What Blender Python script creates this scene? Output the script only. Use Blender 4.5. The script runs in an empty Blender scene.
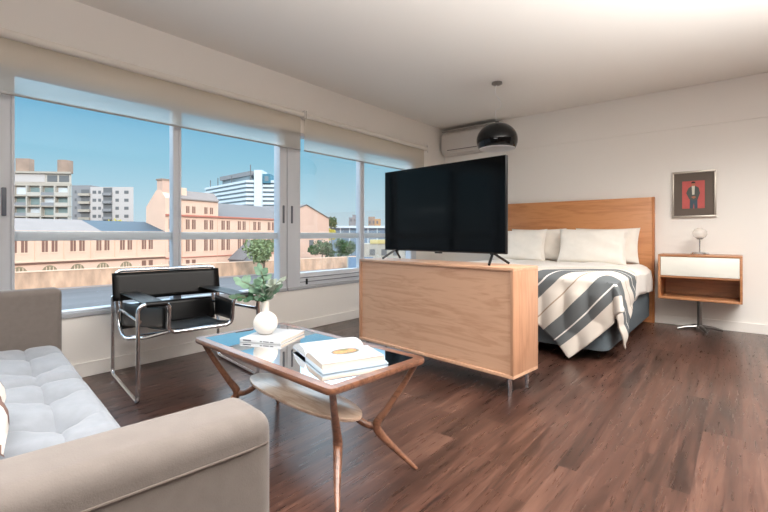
import bpy, bmesh, math, random
from mathutils import Vector, Matrix
random.seed(7)
S = bpy.context.scene
COL = S.collection
PI = math.pi
R = math.radians

# ------------------------------------------------------------------ materials
def lin(c):
    return tuple((v/255/12.92 if v/255 <= .04045 else ((v/255+.055)/1.055)**2.4) for v in c)
MATS = {}
def base_mat(name):
    m = bpy.data.materials.new(name); m.use_nodes = True
    nt = m.node_tree
    return m, nt, nt.nodes['Principled BSDF']
def mat(name, rgb, rough=.6, metal=0., noise=0., nscale=8., bump=0., bscale=60., spec=.5, coat=0., sheen=0., emit=0., stretch=(1,1,1)):
    if name in MATS: return MATS[name]
    m, nt, b = base_mat(name)
    c = lin(rgb)
    b.inputs['Base Color'].default_value = (*c, 1)
    b.inputs['Roughness'].default_value = rough
    b.inputs['Metallic'].default_value = metal
    b.inputs['Specular IOR Level'].default_value = spec
    b.inputs['Coat Weight'].default_value = coat
    b.inputs['Sheen Weight'].default_value = sheen
    tc = nt.nodes.new('ShaderNodeTexCoord')
    mp = nt.nodes.new('ShaderNodeMapping'); mp.inputs['Scale'].default_value = stretch
    nt.links.new(tc.outputs['Object'], mp.inputs['Vector'])
    if noise:
        n = nt.nodes.new('ShaderNodeTexNoise'); n.inputs['Scale'].default_value = nscale; n.inputs['Detail'].default_value = 6
        nt.links.new(mp.outputs[0], n.inputs['Vector'])
        r = nt.nodes.new('ShaderNodeValToRGB')
        r.color_ramp.elements[0].position = .3; r.color_ramp.elements[1].position = .7
        r.color_ramp.elements[0].color = (*[v*(1-noise) for v in c], 1)
        r.color_ramp.elements[1].color = (*[min(1, v*(1+noise)) for v in c], 1)
        nt.links.new(n.outputs['Fac'], r.inputs['Fac']); nt.links.new(r.outputs['Color'], b.inputs['Base Color'])
    if bump:
        n = nt.nodes.new('ShaderNodeTexNoise'); n.inputs['Scale'].default_value = bscale; n.inputs['Detail'].default_value = 4
        nt.links.new(mp.outputs[0], n.inputs['Vector'])
        bp = nt.nodes.new('ShaderNodeBump'); bp.inputs['Strength'].default_value = bump; bp.inputs['Distance'].default_value = .01
        nt.links.new(n.outputs['Fac'], bp.inputs['Height']); nt.links.new(bp.outputs[0], b.inputs['Normal'])
    MATS[name] = m
    return m
def wood(name, dark, light, axis=0, rough=.4, scale=1., coat=.1):
    """long-grained timber: stretched distorted noise along one axis"""
    if name in MATS: return MATS[name]
    m, nt, b = base_mat(name)
    tc = nt.nodes.new('ShaderNodeTexCoord'); mp = nt.nodes.new('ShaderNodeMapping')
    sc = [9*scale]*3; sc[axis] = 1.1*scale
    mp.inputs['Scale'].default_value = sc
    nt.links.new(tc.outputs['Object'], mp.inputs['Vector'])
    n1 = nt.nodes.new('ShaderNodeTexNoise'); n1.inputs['Scale'].default_value = 1.3; n1.inputs['Detail'].default_value = 3; n1.inputs['Distortion'].default_value = .8
    w = nt.nodes.new('ShaderNodeMath'); w.operation = 'MULTIPLY'; w.inputs[1].default_value = 7
    fr = nt.nodes.new('ShaderNodeMath'); fr.operation = 'PINGPONG'; fr.inputs[1].default_value = 1
    n2 = nt.nodes.new('ShaderNodeTexNoise'); n2.inputs['Scale'].default_value = 9; n2.inputs['Detail'].default_value = 5
    ad = nt.nodes.new('ShaderNodeMath'); ad.operation = 'MULTIPLY_ADD'; ad.inputs[1].default_value = .45
    ml = nt.nodes.new('ShaderNodeMath'); ml.operation = 'MULTIPLY'; ml.inputs[1].default_value = .55
    nt.links.new(mp.outputs[0], n1.inputs['Vector']); nt.links.new(mp.outputs[0], n2.inputs['Vector'])
    nt.links.new(n1.outputs['Fac'], w.inputs[0]); nt.links.new(w.outputs[0], fr.inputs[0])
    nt.links.new(n2.outputs['Fac'], ml.inputs[0])
    nt.links.new(fr.outputs[0], ad.inputs[0]); nt.links.new(ml.outputs[0], ad.inputs[2])
    r = nt.nodes.new('ShaderNodeValToRGB')
    r.color_ramp.elements[0].position = .15; r.color_ramp.elements[1].position = .6
    r.color_ramp.elements[0].color = (*lin(dark), 1); r.color_ramp.elements[1].color = (*lin(light), 1)
    nt.links.new(ad.outputs[0], r.inputs['Fac']); nt.links.new(r.outputs['Color'], b.inputs['Base Color'])
    b.inputs['Roughness'].default_value = rough; b.inputs['Coat Weight'].default_value = coat; b.inputs['Coat Roughness'].default_value = .3
    MATS[name] = m
    return m
def glass_mat(name, tint=(1,1,1), gain=1.):
    m = bpy.data.materials.new(name); m.use_nodes = True; nt = m.node_tree
    nt.nodes.remove(nt.nodes['Principled BSDF']); out = nt.nodes['Material Output']
    t = nt.nodes.new('ShaderNodeBsdfTransparent'); t.inputs[0].default_value = (*tint, 1)
    g = nt.nodes.new('ShaderNodeBsdfGlossy'); g.inputs['Roughness'].default_value = .02; g.inputs['Color'].default_value = (1, 1, 1, 1)
    f = nt.nodes.new('ShaderNodeFresnel'); f.inputs['IOR'].default_value = 1.5
    k = nt.nodes.new('ShaderNodeMath'); k.operation = 'MULTIPLY'; k.inputs[1].default_value = gain; k.use_clamp = True
    mx = nt.nodes.new('ShaderNodeMixShader')
    nt.links.new(f.outputs[0], k.inputs[0]); nt.links.new(k.outputs[0], mx.inputs[0])
    nt.links.new(t.outputs[0], mx.inputs[1]); nt.links.new(g.outputs[0], mx.inputs[2]); nt.links.new(mx.outputs[0], out.inputs['Surface'])
    MATS[name] = m
    return m

# ------------------------------------------------------------------ mesh helpers
class MB:
    def __init__(self): self.bm = bmesh.new()
    def box(self, x0, x1, y0, y1, z0, z1, bev=0., seg=2, M=None):
        t = bmesh.new()
        bmesh.ops.create_cube(t, size=1)
        for v in t.verts:
            v.co = Vector(((x0+x1)/2+v.co.x*(x1-x0), (y0+y1)/2+v.co.y*(y1-y0), (z0+z1)/2+v.co.z*(z1-z0)))
        if bev: bmesh.ops.bevel(t, geom=t.edges[:], offset=bev, segments=seg, affect='EDGES', profile=.5)
        return self.merge(t, M)
    def merge(self, t, M=None):
        if M is not None: bmesh.ops.transform(t, matrix=M, verts=t.verts)
        me = bpy.data.meshes.new('tmp'); t.to_mesh(me); t.free(); self.bm.from_mesh(me); bpy.data.meshes.remove(me)
        return self
    def tube(self, pts, r, n=10, smooth=0, closed=False, caps=True, flat=None):
        pts = [Vector(p) for p in pts]
        rr = r if isinstance(r, (list, tuple)) else [r]*len(pts)
        if smooth: pts, rr = catmull(pts, rr, smooth, closed)
        N = len(pts); rings = []; up = None
        for i in range(N):
            if closed: t = pts[(i+1) % N]-pts[i-1]
            else: t = pts[min(i+1, N-1)]-pts[max(i-1, 0)]
            t.normalize()
            if up is None:
                up = t.orthogonal().normalized()
            else:
                up = (up - t*up.dot(t)).normalized()
            b = t.cross(up)
            ring = [self.bm.verts.new(pts[i]+(up*math.cos(2*PI*k/n)+b*math.sin(2*PI*k/n))*rr[i]) for k in range(n)]
            rings.append(ring)
        for i in range(N if closed else N-1):
            a, c = rings[i], rings[(i+1) % N]
            for k in range(n): self.bm.faces.new((a[k], a[(k+1) % n], c[(k+1) % n], c[k]))
        if caps and not closed:
            self.bm.faces.new(rings[0][::-1]); self.bm.faces.new(rings[-1])
        return self
    def lathe(self, prof, c=(0,0,0), n=32, axis='z'):
        rings = []
        for (r, z) in prof:
            if r < 1e-6: rings.append([self.bm.verts.new((c[0], c[1], c[2]+z))])
            else: rings.append([self.bm.verts.new((c[0]+r*math.cos(2*PI*k/n), c[1]+r*math.sin(2*PI*k/n), c[2]+z)) for k in range(n)])
        for a, b in zip(rings, rings[1:]):
            if len(a) == 1 and len(b) == 1: continue
            for k in range(n):
                k2 = (k+1) % n
                if len(a) == 1: self.bm.faces.new((a[0], b[k2], b[k]))
                elif len(b) == 1: self.bm.faces.new((a[k], a[k2], b[0]))
                else: self.bm.faces.new((a[k], a[k2], b[k2], b[k]))
        return self
    def prism(self, poly, a0, a1, axis='z', bev=0.):
        """polygon extruded along an axis: z -> poly (x,y); y -> poly (x,z); x -> poly (y,z)"""
        t = bmesh.new()
        def P(p, a): return {'z': (p[0], p[1], a), 'y': (p[0], a, p[1]), 'x': (a, p[0], p[1])}[axis]
        lo = [t.verts.new(P(p, a0)) for p in poly]; hi = [t.verts.new(P(p, a1)) for p in poly]
        t.faces.new(lo[::-1]); t.faces.new(hi)
        for i in range(len(poly)):
            j = (i+1) % len(poly); t.faces.new((lo[i], lo[j], hi[j], hi[i]))
        bmesh.ops.recalc_face_normals(t, faces=t.faces)
        if bev: bmesh.ops.bevel(t, geom=t.edges[:], offset=bev, segments=2, affect='EDGES', profile=.5)
        return self.merge(t)
    def grid(self, fn, nu, nv, wrap_u=False):
        vs = [[self.bm.verts.new(fn(i/(nu if wrap_u else nu-1), j/(nv-1))) for j in range(nv)] for i in range(nu)]
        for i in range(nu if wrap_u else nu-1):
            for j in range(nv-1):
                a = vs[i]; b = vs[(i+1) % nu]
                self.bm.faces.new((a[j], b[j], b[j+1], a[j+1]))
        return self
    def quad(self, a, b, c, d):
        self.bm.faces.new([self.bm.verts.new(p) for p in (a, b, c, d)]); return self
    def build(self, name, m, parent=None, loc=None, rz=0., smooth=True, solid=0., sub=0, label=None):
        bm = self.bm
        bmesh.ops.remove_doubles(bm, verts=bm.verts, dist=1e-6)
        bmesh.ops.recalc_face_normals(bm, faces=bm.faces)
        me = bpy.data.meshes.new(name); bm.to_mesh(me); bm.free()
        if m: me.materials.append(MATS[m] if isinstance(m, str) else m)
        o = bpy.data.objects.new(name, me); COL.objects.link(o)
        if parent: o.parent = parent
        if loc is not None: o.location = loc
        o.rotation_euler.z = rz
        if smooth:
            for p in me.polygons: p.use_smooth = True
            bm2 = bmesh.new(); bm2.from_mesh(me)
            for e in bm2.edges:
                if len(e.link_faces) == 2 and e.calc_face_angle(0) > R(38): e.smooth = False
            bm2.to_mesh(me); bm2.free()
        if solid:
            md = o.modifiers.new('s', 'SOLIDIFY'); md.thickness = solid; md.offset = 0
        if sub:
            md = o.modifiers.new('u', 'SUBSURF'); md.levels = sub; md.render_levels = sub
        if label: o['label'] = label
        return o
def catmull(pts, rr, k, closed=False):
    out, ro = [], []; N = len(pts)
    for i in range(N if closed else N-1):
        if closed: p = [pts[(i+j) % N] for j in (-1, 0, 1, 2)]; q = [rr[(i+j) % N] for j in (0, 1)]
        else:
            p = [pts[max(i-1, 0)], pts[i], pts[i+1], pts[min(i+2, N-1)]]; q = [rr[i], rr[i+1]]
        for s in range(k):
            t = s/k
            out.append(.5*((2*p[1])+(p[2]-p[0])*t+(2*p[0]-5*p[1]+4*p[2]-p[3])*t*t+(3*p[1]-p[0]-3*p[2]+p[3])*t**3))
            ro.append(q[0]*(1-t)+q[1]*t)
    if not closed: out.append(pts[-1]); ro.append(rr[-1])
    return out, ro
def fillet(pts, rad, n=6):
    """polyline with rounded corners"""
    pts = [Vector(p) for p in pts]; out = [pts[0]]
    for i in range(1, len(pts)-1):
        a, b, c = pts[i-1], pts[i], pts[i+1]
        d1 = (a-b); d2 = (c-b)
        r = min(rad, d1.length*.49, d2.length*.49)
        p0 = b+d1.normalized()*r; p1 = b+d2.normalized()*r
        for k in range(n+1):
            t = k/n; out.append(p0*(1-t)**2+b*2*t*(1-t)+p1*t*t)
    out.append(pts[-1]); return out
def tag(o, label=None, cat=None, group=None, kind=None):
    if label: o['label'] = label
    if cat: o['category'] = cat
    if group: o['group'] = group
    if kind: o['kind'] = kind
    return o
def thing(name, label, cat, loc=(0,0,0), rz=0., group=None, kind=None):
    o = bpy.data.objects.new(name, None); COL.objects.link(o); o.empty_display_size = .1
    o.location = loc; o.rotation_euler.z = rz
    return tag(o, label, cat, group, kind)

# ------------------------------------------------------------------ palette
mat('wall_paint', (236,232,226), .85, bump=.04, bscale=90)
mat('unseen_wall_dark', (96,80,70), .7)  # unseen walls, darkened to keep bounce light off the sofa arm and screen
mat('ceiling_paint', (230,226,220), .9)
mat('trim_paint', (236,232,226), .5)
mat('aluminium', (206,210,216), .35, metal=.0, spec=.6)
mat('aluminium_edge', (92,98,108), .4)
mat('rail_aluminium', (200,214,224), .3, spec=.7)
mat('dark_plastic', (30,31,34), .4)
mat('chrome', (225,228,232), .08, metal=1.)
mat('brushed_steel', (150,148,146), .3, metal=1.)
mat('sill_grey', (164,166,170), .5)
mat('black_leather', (9,10,12), .33, spec=.35, bump=.1, bscale=120)
mat('sofa_fabric', (94,86,81), .9, noise=.06, nscale=40, bump=.12, bscale=500, sheen=.15)
mat('seat_fabric', (120,124,130), .9, noise=.05, nscale=40, bump=.12, bscale=500, sheen=.15)
mat('seam_thread', (86,76,70), .9)
mat('white_linen', (238,234,228), .9, noise=.02, nscale=20, bump=.12, bscale=14)
mat('pillow_linen', (240,234,225), .9, noise=.02, nscale=20, bump=.15, bscale=16)
mat('slate_fabric', (86,97,104), .9, noise=.05, nscale=60, bump=.1, bscale=300)
mat('white_ceramic', (226,220,212), .35, spec=.4)
mat('paper_white', (190,192,195), .6)
mat('paper_edge', (190,176,164), .8)
mat('cover_blue', (168,182,196), .45)
mat('leaf_green', (104,136,112), .55, noise=.25, nscale=30)
mat('leaf_dark', (46,84,52), .5, noise=.25, nscale=30)
mat('leaf_pale', (150,160,146), .6, noise=.2, nscale=30)
mat('stem_green', (106,104,76), .7)
mat('tv_screen', (3,4,6), .1, spec=.18)
mat('tv_case', (10,10,11), .4)
mat('gloss_black', (12,13,15), .1, spec=.35)
mat('inner_white', (236,236,236), .5)
mat('ac_white', (206,200,194), .4)
mat('grey_slot', (74,70,66), .5)
mat('soft_grey', (150,144,138), .6)
mat('drawer_white', (232,230,220), .4)
mat('lamp_glass_white', (236,232,224), .2, spec=.6)
mat('mat_board', (98,88,80), .9)
mat('art_red', (184,90,86), .8, noise=.08, nscale=18)
mat('art_skin', (170,110,84), .8); mat('art_jacket', (78,84,80), .8); mat('art_shirt', (206,204,190), .8); mat('art_jeans', (62,80,92), .8); mat('art_hair', (38,30,28), .8)
mat('silver_frame', (176,168,158), .35, metal=.6)
wood('cherry', (194,148,118), (212,170,140), 0, .38, 1.2)
wood('cherry_end', (166,120,92), (188,142,112), 2, .4, .9)
wood('headboard_oak', (180,116,68), (200,138,88), 0, .45, .8)
wood('headboard_edge', (168,102,56), (186,120,70), 2, .45, .8)
wood('walnut_light', (150,98,64), (178,124,84), 0, .4, 1.2)
wood('table_wood', (88,54,38), (128,86,64), 0, .24, 2.2, .9)
wood('table_shelf', (166,132,110), (200,172,152), 0, .22, 1.6, 1.)  # timber lightened so the colour carries the pale reflection on the shelf
glass_mat('pane_glass', (.98,.99,1), .12)
glass_mat('table_glass', (.90,.95,.95), 4.5)
glass_mat('globe_glass', (.97,.97,.96), 1.6)

def globe():
    m = bpy.data.materials.new('opal_glass'); m.use_nodes = True; nt = m.node_tree
    b = nt.nodes['Principled BSDF']; out = nt.nodes['Material Output']
    b.inputs['Base Color'].default_value = (*lin((238,232,222)), 1); b.inputs['Roughness'].default_value = .08
    t = nt.nodes.new('ShaderNodeBsdfTransparent'); mx = nt.nodes.new('ShaderNodeMixShader'); mx.inputs[0].default_value = .6
    nt.links.new(b.outputs[0], mx.inputs[1]); nt.links.new(t.outputs[0], mx.inputs[2]); nt.links.new(mx.outputs[0], out.inputs['Surface'])
    MATS['opal_glass'] = m
globe()
# floor: long planks along +Y
def floor_mat():
    m, nt, b = base_mat('floor_planks')
    L = nt.links.new
    def N(t): return nt.nodes.new(t)
    tc = N('ShaderNodeTexCoord'); sp = N('ShaderNodeSeparateXYZ'); L(tc.outputs['Object'], sp.inputs[0])
    def M(op, a, bb=None, c=None):
        n = N('ShaderNodeMath'); n.operation = op
        for i, v in enumerate((a, bb, c)):
            if v is None: continue
            if isinstance(v, (int, float)): n.inputs[i].default_value = v
            else: L(v, n.inputs[i])
        return n.outputs[0]
    W, LEN = .155, 1.25
    xr = M('DIVIDE', sp.outputs['X'], W); row = M('FLOOR', xr); fx = M('SUBTRACT', xr, row)
    wn = N('ShaderNodeTexWhiteNoise'); wn.noise_dimensions = '1D'; L(row, wn.inputs['W'])
    yr = M('ADD', M('DIVIDE', sp.outputs['Y'], LEN), M('MULTIPLY', wn.outputs['Value'], 5.))
    seg = M('FLOOR', yr); fy = M('SUBTRACT', yr, seg)
    cb = N('ShaderNodeCombineXYZ'); L(row, cb.inputs[0]); L(seg, cb.inputs[1])
    wn2 = N('ShaderNodeTexWhiteNoise'); wn2.noise_dimensions = '3D'; L(cb.outputs[0], wn2.inputs['Vector'])
    # grain, offset per plank
    sc = N('ShaderNodeVectorMath'); sc.operation = 'SCALE'; L(wn2.outputs['Color'], sc.inputs[0]); sc.inputs['Scale'].default_value = 30
    mp = N('ShaderNodeVectorMath'); mp.operation = 'MULTIPLY'; L(tc.outputs['Object'], mp.inputs[0]); mp.inputs[1].default_value = (13, .9, 1)
    ad = N('ShaderNodeVectorMath'); L(mp.outputs[0], ad.inputs[0]); L(sc.outputs[0], ad.inputs[1])
    g1 = N('ShaderNodeTexNoise'); g1.inputs['Scale'].default_value = 1.1; g1.inputs['Detail'].default_value = 5; g1.inputs['Distortion'].default_value = 1.2; L(ad.outputs[0], g1.inputs['Vector'])
    g2 = N('ShaderNodeTexNoise'); g2.inputs['Scale'].default_value = 7; g2.inputs['Detail'].default_value = 6; L(ad.outputs[0], g2.inputs['Vector'])
    f = M('ADD', M('MULTIPLY', g1.outputs['Fac'], .8), M('MULTIPLY', g2.outputs['Fac'], .26))
    f = M('SUBTRACT', M('ADD', f, M('MULTIPLY', wn2.outputs['Value'], .22)), .06)
    r = N('ShaderNodeValToRGB'); L(f, r.inputs['Fac'])
    e = r.color_ramp.elements
    e[0].position = .28; e[0].color = (*lin((30,17,13)), 1)
    e[1].position = .88; e[1].color = (*lin((102,73,61)), 1)
    k = e.new(.45); k.color = (*lin((54,35,28)), 1)
    k = e.new(.62); k.color = (*lin((75,50,41)), 1)
    mp3 = N('ShaderNodeVectorMath'); mp3.operation = 'MULTIPLY'; L(ad.outputs[0], mp3.inputs[0]); mp3.inputs[1].default_value = (2.2, 1.3, 1)
    g3 = N('ShaderNodeTexNoise'); g3.inputs['Scale'].default_value = 1.5; g3.inputs['Detail'].default_value = 7; g3.inputs['Roughness'].default_value = .65; g3.inputs['Distortion'].default_value = 1.5; L(mp3.outputs[0], g3.inputs['Vector'])
    sr = N('ShaderNodeMapRange'); sr.inputs[1].default_value = .53; sr.inputs[2].default_value = .70; L(g3.outputs['Fac'], sr.inputs[0])
    sm = N('ShaderNodeMix'); sm.data_type = 'RGBA'; L(M('MULTIPLY', sr.outputs[0], .85), sm.inputs[0]); L(r.outputs['Color'], sm.inputs[6]); sm.inputs[7].default_value = (*lin((40,27,23)), 1)
    # joints
    jx = M('LESS_THAN', M('MINIMUM', fx, M('SUBTRACT', 1., fx)), .009)
    jy = M('LESS_THAN', M('MINIMUM', fy, M('SUBTRACT', 1., fy)), .0014)
    j = M('MULTIPLY', M('MAXIMUM', jx, jy), .4)
    mx = N('ShaderNodeMix'); mx.data_type = 'RGBA'; L(j, mx.inputs[0]); L(sm.outputs[2], mx.inputs[6]); mx.inputs[7].default_value = (*lin((44,30,26)), 1)
    L(mx.outputs[2], b.inputs['Base Color'])
    rr = M('MULTIPLY_ADD', g2.outputs['Fac'], .2, .2)
    L(rr, b.inputs['Roughness']); b.inputs['Specular IOR Level'].default_value = .5
    bp = N('ShaderNodeBump'); bp.inputs['Strength'].default_value = .12; bp.inputs['Distance'].default_value = .004
    L(M('SUBTRACT', g2.outputs['Fac'], j), bp.inputs['Height']); L(bp.outputs[0], b.inputs['Normal'])
    MATS['floor_planks'] = m
floor_mat()

# ------------------------------------------------------------------ room shell
XL, YB, ZC = -3.57, 5.78, 2.63
XR, YF = 2.7, -2.6
def struct(name, mb, m, **k): return tag(mb.build(name, m, smooth=False, **k), kind='structure')
struct('floor', MB().box(XL-.2, XR+.2, YF-.2, YB+.2, -.12, 0), 'floor_planks')
struct('ceiling', MB().box(XL-.2, XR+.2, YF-.2, YB+.2, ZC, ZC+.2), 'ceiling_paint')
struct('wall_back', MB().box(XL-.2, XR+.2, YB, YB+.2, -.12, ZC), 'wall_paint')
struct('wall_right', MB().box(XR, XR+.2, YF, YB, -.12, ZC), 'unseen_wall_dark')
struct('wall_front', MB().box(XL-.2, XR+.2, YF-.2, YF, -.12, ZC), 'unseen_wall_dark')
SILL, HEAD = .43, 2.075
WY0, WY1 = -2.35, 5.0
wl = MB()
wl.box(XL-.11, XL, YF, YB, -.12, SILL); wl.box(XL-.11, XL, YF, YB, HEAD, ZC)
wl.box(XL-.11, XL, YF, WY0, SILL, HEAD); wl.box(XL-.11, XL, WY1, YB, SILL, HEAD)
struct('wall_left', wl, 'wall_paint')
struct('baseboard_left', MB().box(XL, XL+.014, YF, YB, 0, .1, .003), 'trim_paint')
struct('baseboard_back', MB().box(XL+.014, XR, YB-.014, YB, 0, .1, .003), 'trim_paint')
struct('trim_1', MB().box(-2.45, XR, YB-.012, YB, 2.185, ZC, .003), 'wall_paint')     # shallow band at the top of the back wall

# windows: sliding aluminium units, two sashes each
def window(name, y0, y1, mid, rail0, jamb0=.06, jamb1=.06, handles=()):
    w = thing(name, None, None, (XL-.05, 0, 0), kind='structure')
    for a, b in ((y0, y0+jamb0), (y1-jamb1, y1)):
        MB().box(-.05, .05, a, b, SILL, HEAD, .004).build('jamb', 'aluminium', w)
    MB().box(-.05, .05, y0, y1, HEAD-.035, HEAD, .004).build('head_rail', 'aluminium', w)
    MB().box(-.06, .062, y0, y1, SILL-.004, SILL+.03, .004).build('sill_track', 'sill_grey', w)
    MB().box(-.04, .045, y0, y1, SILL+.03, rail0, .006).build('bottom_rail', 'aluminium', w)
    for a, b in mid:
        MB().box(-.035, .04, a, b, rail0, HEAD-.035, .006).build('mullion', 'aluminium', w)
        MB().box(-.03, .052, b-.018, b, rail0, HEAD-.035, .004).build('sash_stile', 'aluminium', w)
    edges = [y0+jamb0]+[q for ab in mid for q in ab]+[y1-jamb1]
    for i in range(0, len(edges), 2):
        a, b = edges[i], edges[i+1]
        MB().box(-.012, .012, a, b, .962, 1.025, .004).build('middle_rail', 'rail_aluminium', w)
        MB().box(-.004, .004, a, b, rail0, HEAD-.035).build('pane', 'pane_glass', w, smooth=False)
    for hy in handles:
        MB().box(.04, .056, hy-.012, hy+.012, 1.12, 1.30, .004).build('handle', 'aluminium_edge', w)
    return w
window('window_3', -2.35, -.40, [(-1.42, -1.33)], .475)
window('window_1', -.40, 2.735, [(.515, .60), (1.60, 1.662)], .475, jamb1=.085, handles=(.548, 2.695))
w2 = window('window_2', 2.745, 5.0, [(3.845, 3.905)], .60, jamb0=.165, jamb1=.12, handles=(2.80,))
MB().box(.045, .06, 2.985, 3.005, .475, .535, .003).build('latch', 'dark_plastic', w2)
for z in (.50, .545): MB().box(.045, .052, 2.91, 4.9, z, z+.006).build('track_groove', 'aluminium_edge', w2, smooth=False)

# roller blinds, lowered a little over the window heads
def blind_mat():
    m = bpy.data.materials.new('blind_fabric'); m.use_nodes = True; nt = m.node_tree
    nt.nodes.remove(nt.nodes['Principled BSDF']); out = nt.nodes['Material Output']
    d = nt.nodes.new('ShaderNodeBsdfDiffuse'); d.inputs[0].default_value = (*lin((232,226,216)), 1)
    t = nt.nodes.new('ShaderNodeBsdfTranslucent'); t.inputs[0].default_value = (*lin((238,232,222)), 1)
    p = nt.nodes.new('ShaderNodeBsdfTransparent'); p.inputs[0].default_value = (.95,.95,.93,1)
    a = nt.nodes.new('ShaderNodeMixShader'); a.inputs[0].default_value = .85
    b = nt.nodes.new('ShaderNodeMixShader'); b.inputs[0].default_value = .4
    nt.links.new(d.outputs[0], a.inputs[1]); nt.links.new(t.outputs[0], a.inputs[2])
    nt.links.new(a.outputs[0], b.inputs[1]); nt.links.new(p.outputs[0], b.inputs[2]); nt.links.new(b.outputs[0], out.inputs['Surface'])
    MATS['blind_fabric'] = m
blind_mat()
mat('blind_roll', (226,220,210), .8); mat('blind_bar', (168,168,166), .5)
def blind(label, y0, y1, xb):
    t = thing('roller_blind', label, 'blind', (xb, y0, 2.245), group=None)
    L = y1-y0
    MB().tube([(0, 0, 0), (0, L, 0)], .028, 20).build('roll', 'blind_roll', t)
    MB().grid(lambda u, v: (-.029+.001*math.sin(9*u), .01+u*(L-.02), -.358*v), 24, 8).build('fabric', 'blind_fabric', t, smooth=False)
    MB().box(-.037, -.023, .01, L-.01, -.368, -.354, .003).build('bottom_bar', 'blind_bar', t)
    for q in (0, L):
        MB().box(-.05, .034, q-.006, q+.006, -.04, .04, .003).build('bracket', 'trim_paint', t)
        MB().tube([(0, q, 0), (0, q+.012 if q else q-.012, 0)], .014, 12).build('end_cap', 'grey_slot', t)
    MB().tube([(.018, L+.012, -.01), (.018, L+.012, -.06)], .003, 6).build('chain_stub', 'blind_bar', t)
    return t
blind('long cream roller blind half transparent over the left window, nearer the grey sofa', -1.3, 2.885, XL+.075)
blind('cream roller blind over the window beside the television, ending below the air conditioner', 2.914, 5.14, XL+.075)

# ------------------------------------------------------------------ air conditioner
t = thing('air_conditioner', 'white wall mounted split air conditioner in the far corner under the ceiling', 'air conditioner', (-3.05, YB, 2.21))
t_h = .345
MB().prism([(0, 0), (0, t_h), (-.16, t_h), (-.2, t_h-.05), (-.205, .06), (-.14, 0)], -.46, .46, 'x', .008).build('body', 'ac_white', t)
MB().box(-.38, .36, -.19, -.15, .012, .05, .006, M=None).build('louvre', 'ac_white', t)
MB().box(-.36, .34, -.2075, -.19, .056, .064, .0).build('air_slot', 'grey_slot', t)
MB().box(-.462, .462, -.19, 0, t_h-.002, t_h+.012, .004).build('top_shadow_strip', 'soft_grey', t)  # strip coloured as the soft shadow in the gap above the unit
for s in (-1, 1): MB().prism([(0, .0), (0, t_h), (-.15, t_h), (-.195, t_h-.05), (-.2, .06), (-.14, .0)], s*.46-.01, s*.46+.012, 'x', .004).build('end_panel', 'ac_white', t)

# ------------------------------------------------------------------ pendant lamp
t = thing('pendant_lamp', 'glossy black dome pendant lamp with white inside hanging from the ceiling', 'lamp', (-2.016, 4.306, 0))
MB().lathe([(0, ZC), (.055, ZC), (.055, ZC-.018), (.03, ZC-.03), (0, ZC-.03)]).build('canopy', 'brushed_steel', t)
MB().tube([(0, 0, ZC-.02), (-.02, 0, ZC-.09), (.01, .0, ZC-.16), (.045, 0, ZC-.23), (.035, 0, ZC-.28), (-.01, 0, ZC-.295), (-.015, 0, ZC-.34), (0, 0, 2.19)], .0035, 6, smooth=5).build('cord', 'inner_white', t)
prof = []
for k in range(15):
    a = R(90-k*(118/14)); prof.append((.213*math.cos(a) if k else 0, 2.012+.185*math.sin(a)))
MB().lathe(prof, n=48).build('shade', 'gloss_black', t, solid=.004)
MB().lathe([(r*.965, z-.006) for r, z in prof], n=48).build('shade_lining', 'inner_white', t)
MB().lathe([(0, 2.215), (.02, 2.212), (.024, 2.195), (.024, 2.185)]).build('cord_cap', 'gloss_black', t)
MB().lathe([(0, 1.97), (.03, 1.985), (.042, 2.02), (.03, 2.06), (.016, 2.09), (.016, 2.19)], n=20).build('bulb', 'inner_white', t)

# ------------------------------------------------------------------ picture
t = thing('framed_picture', 'silver framed picture of a figure on red with grey mat on the white wall', 'picture', (-.409, YB-.002, 1.19))
w, h = .395, .51
for a in ((-w/2, w/2, 0, .022), (-w/2, w/2, h-.022, h)): MB().box(a[0], a[1], -.024, 0, a[2], a[3], .002).build('frame_rail', 'silver_frame', t)
for s in (-1, 1): MB().box(min(s*w/2, s*(w/2-.02)), max(s*w/2, s*(w/2-.02)), -.024, 0, .022, h-.022, .002).build('frame_stile', 'silver_frame', t)
MB().box(-w/2+.02, w/2-.02, -.012, -.004, .022, h-.022).build('mat_board', 'mat_board', t)
pr = MB().box(-.102, .098, -.0145, -.011, .1, .40).build('print', 'art_red', t)
def flat(poly, name, m, d): MB().prism(poly, -.0145-d, -.0140, 'y').build(name, m, pr)
flat([(-.034, .1), (-.032, .2), (.034, .2), (.036, .1), (.008, .1), (.003, .16), (-.004, .1)], 'printed_trousers', 'art_jeans', .0006)
flat([(-.04, .205), (-.066, .27), (-.045, .325), (-.014, .345), (.016, .345), (.046, .325), (.058, .265), (.036, .195), (0, .185)], 'printed_jacket', 'art_jacket', .0008)
flat([(-.016, .345), (.012, .345), (.008, .25), (-.012, .25)], 'printed_shirt', 'art_shirt', .001)
flat([(-.022+.0, .225), (.0, .205), (.024, .222), (.004, .236)], 'printed_hands', 'art_skin', .0012)
flat([(math.cos(a)*.018-.002, .366+math.sin(a)*.024) for a in [k*PI/8 for k in range(16)]], 'printed_head', 'art_skin', .001)
flat([(math.cos(a)*.02-.002, .374+math.sin(a)*.02) for a in [k*PI/8 for k in range(9)]], 'printed_hair', 'art_hair', .0012)

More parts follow.
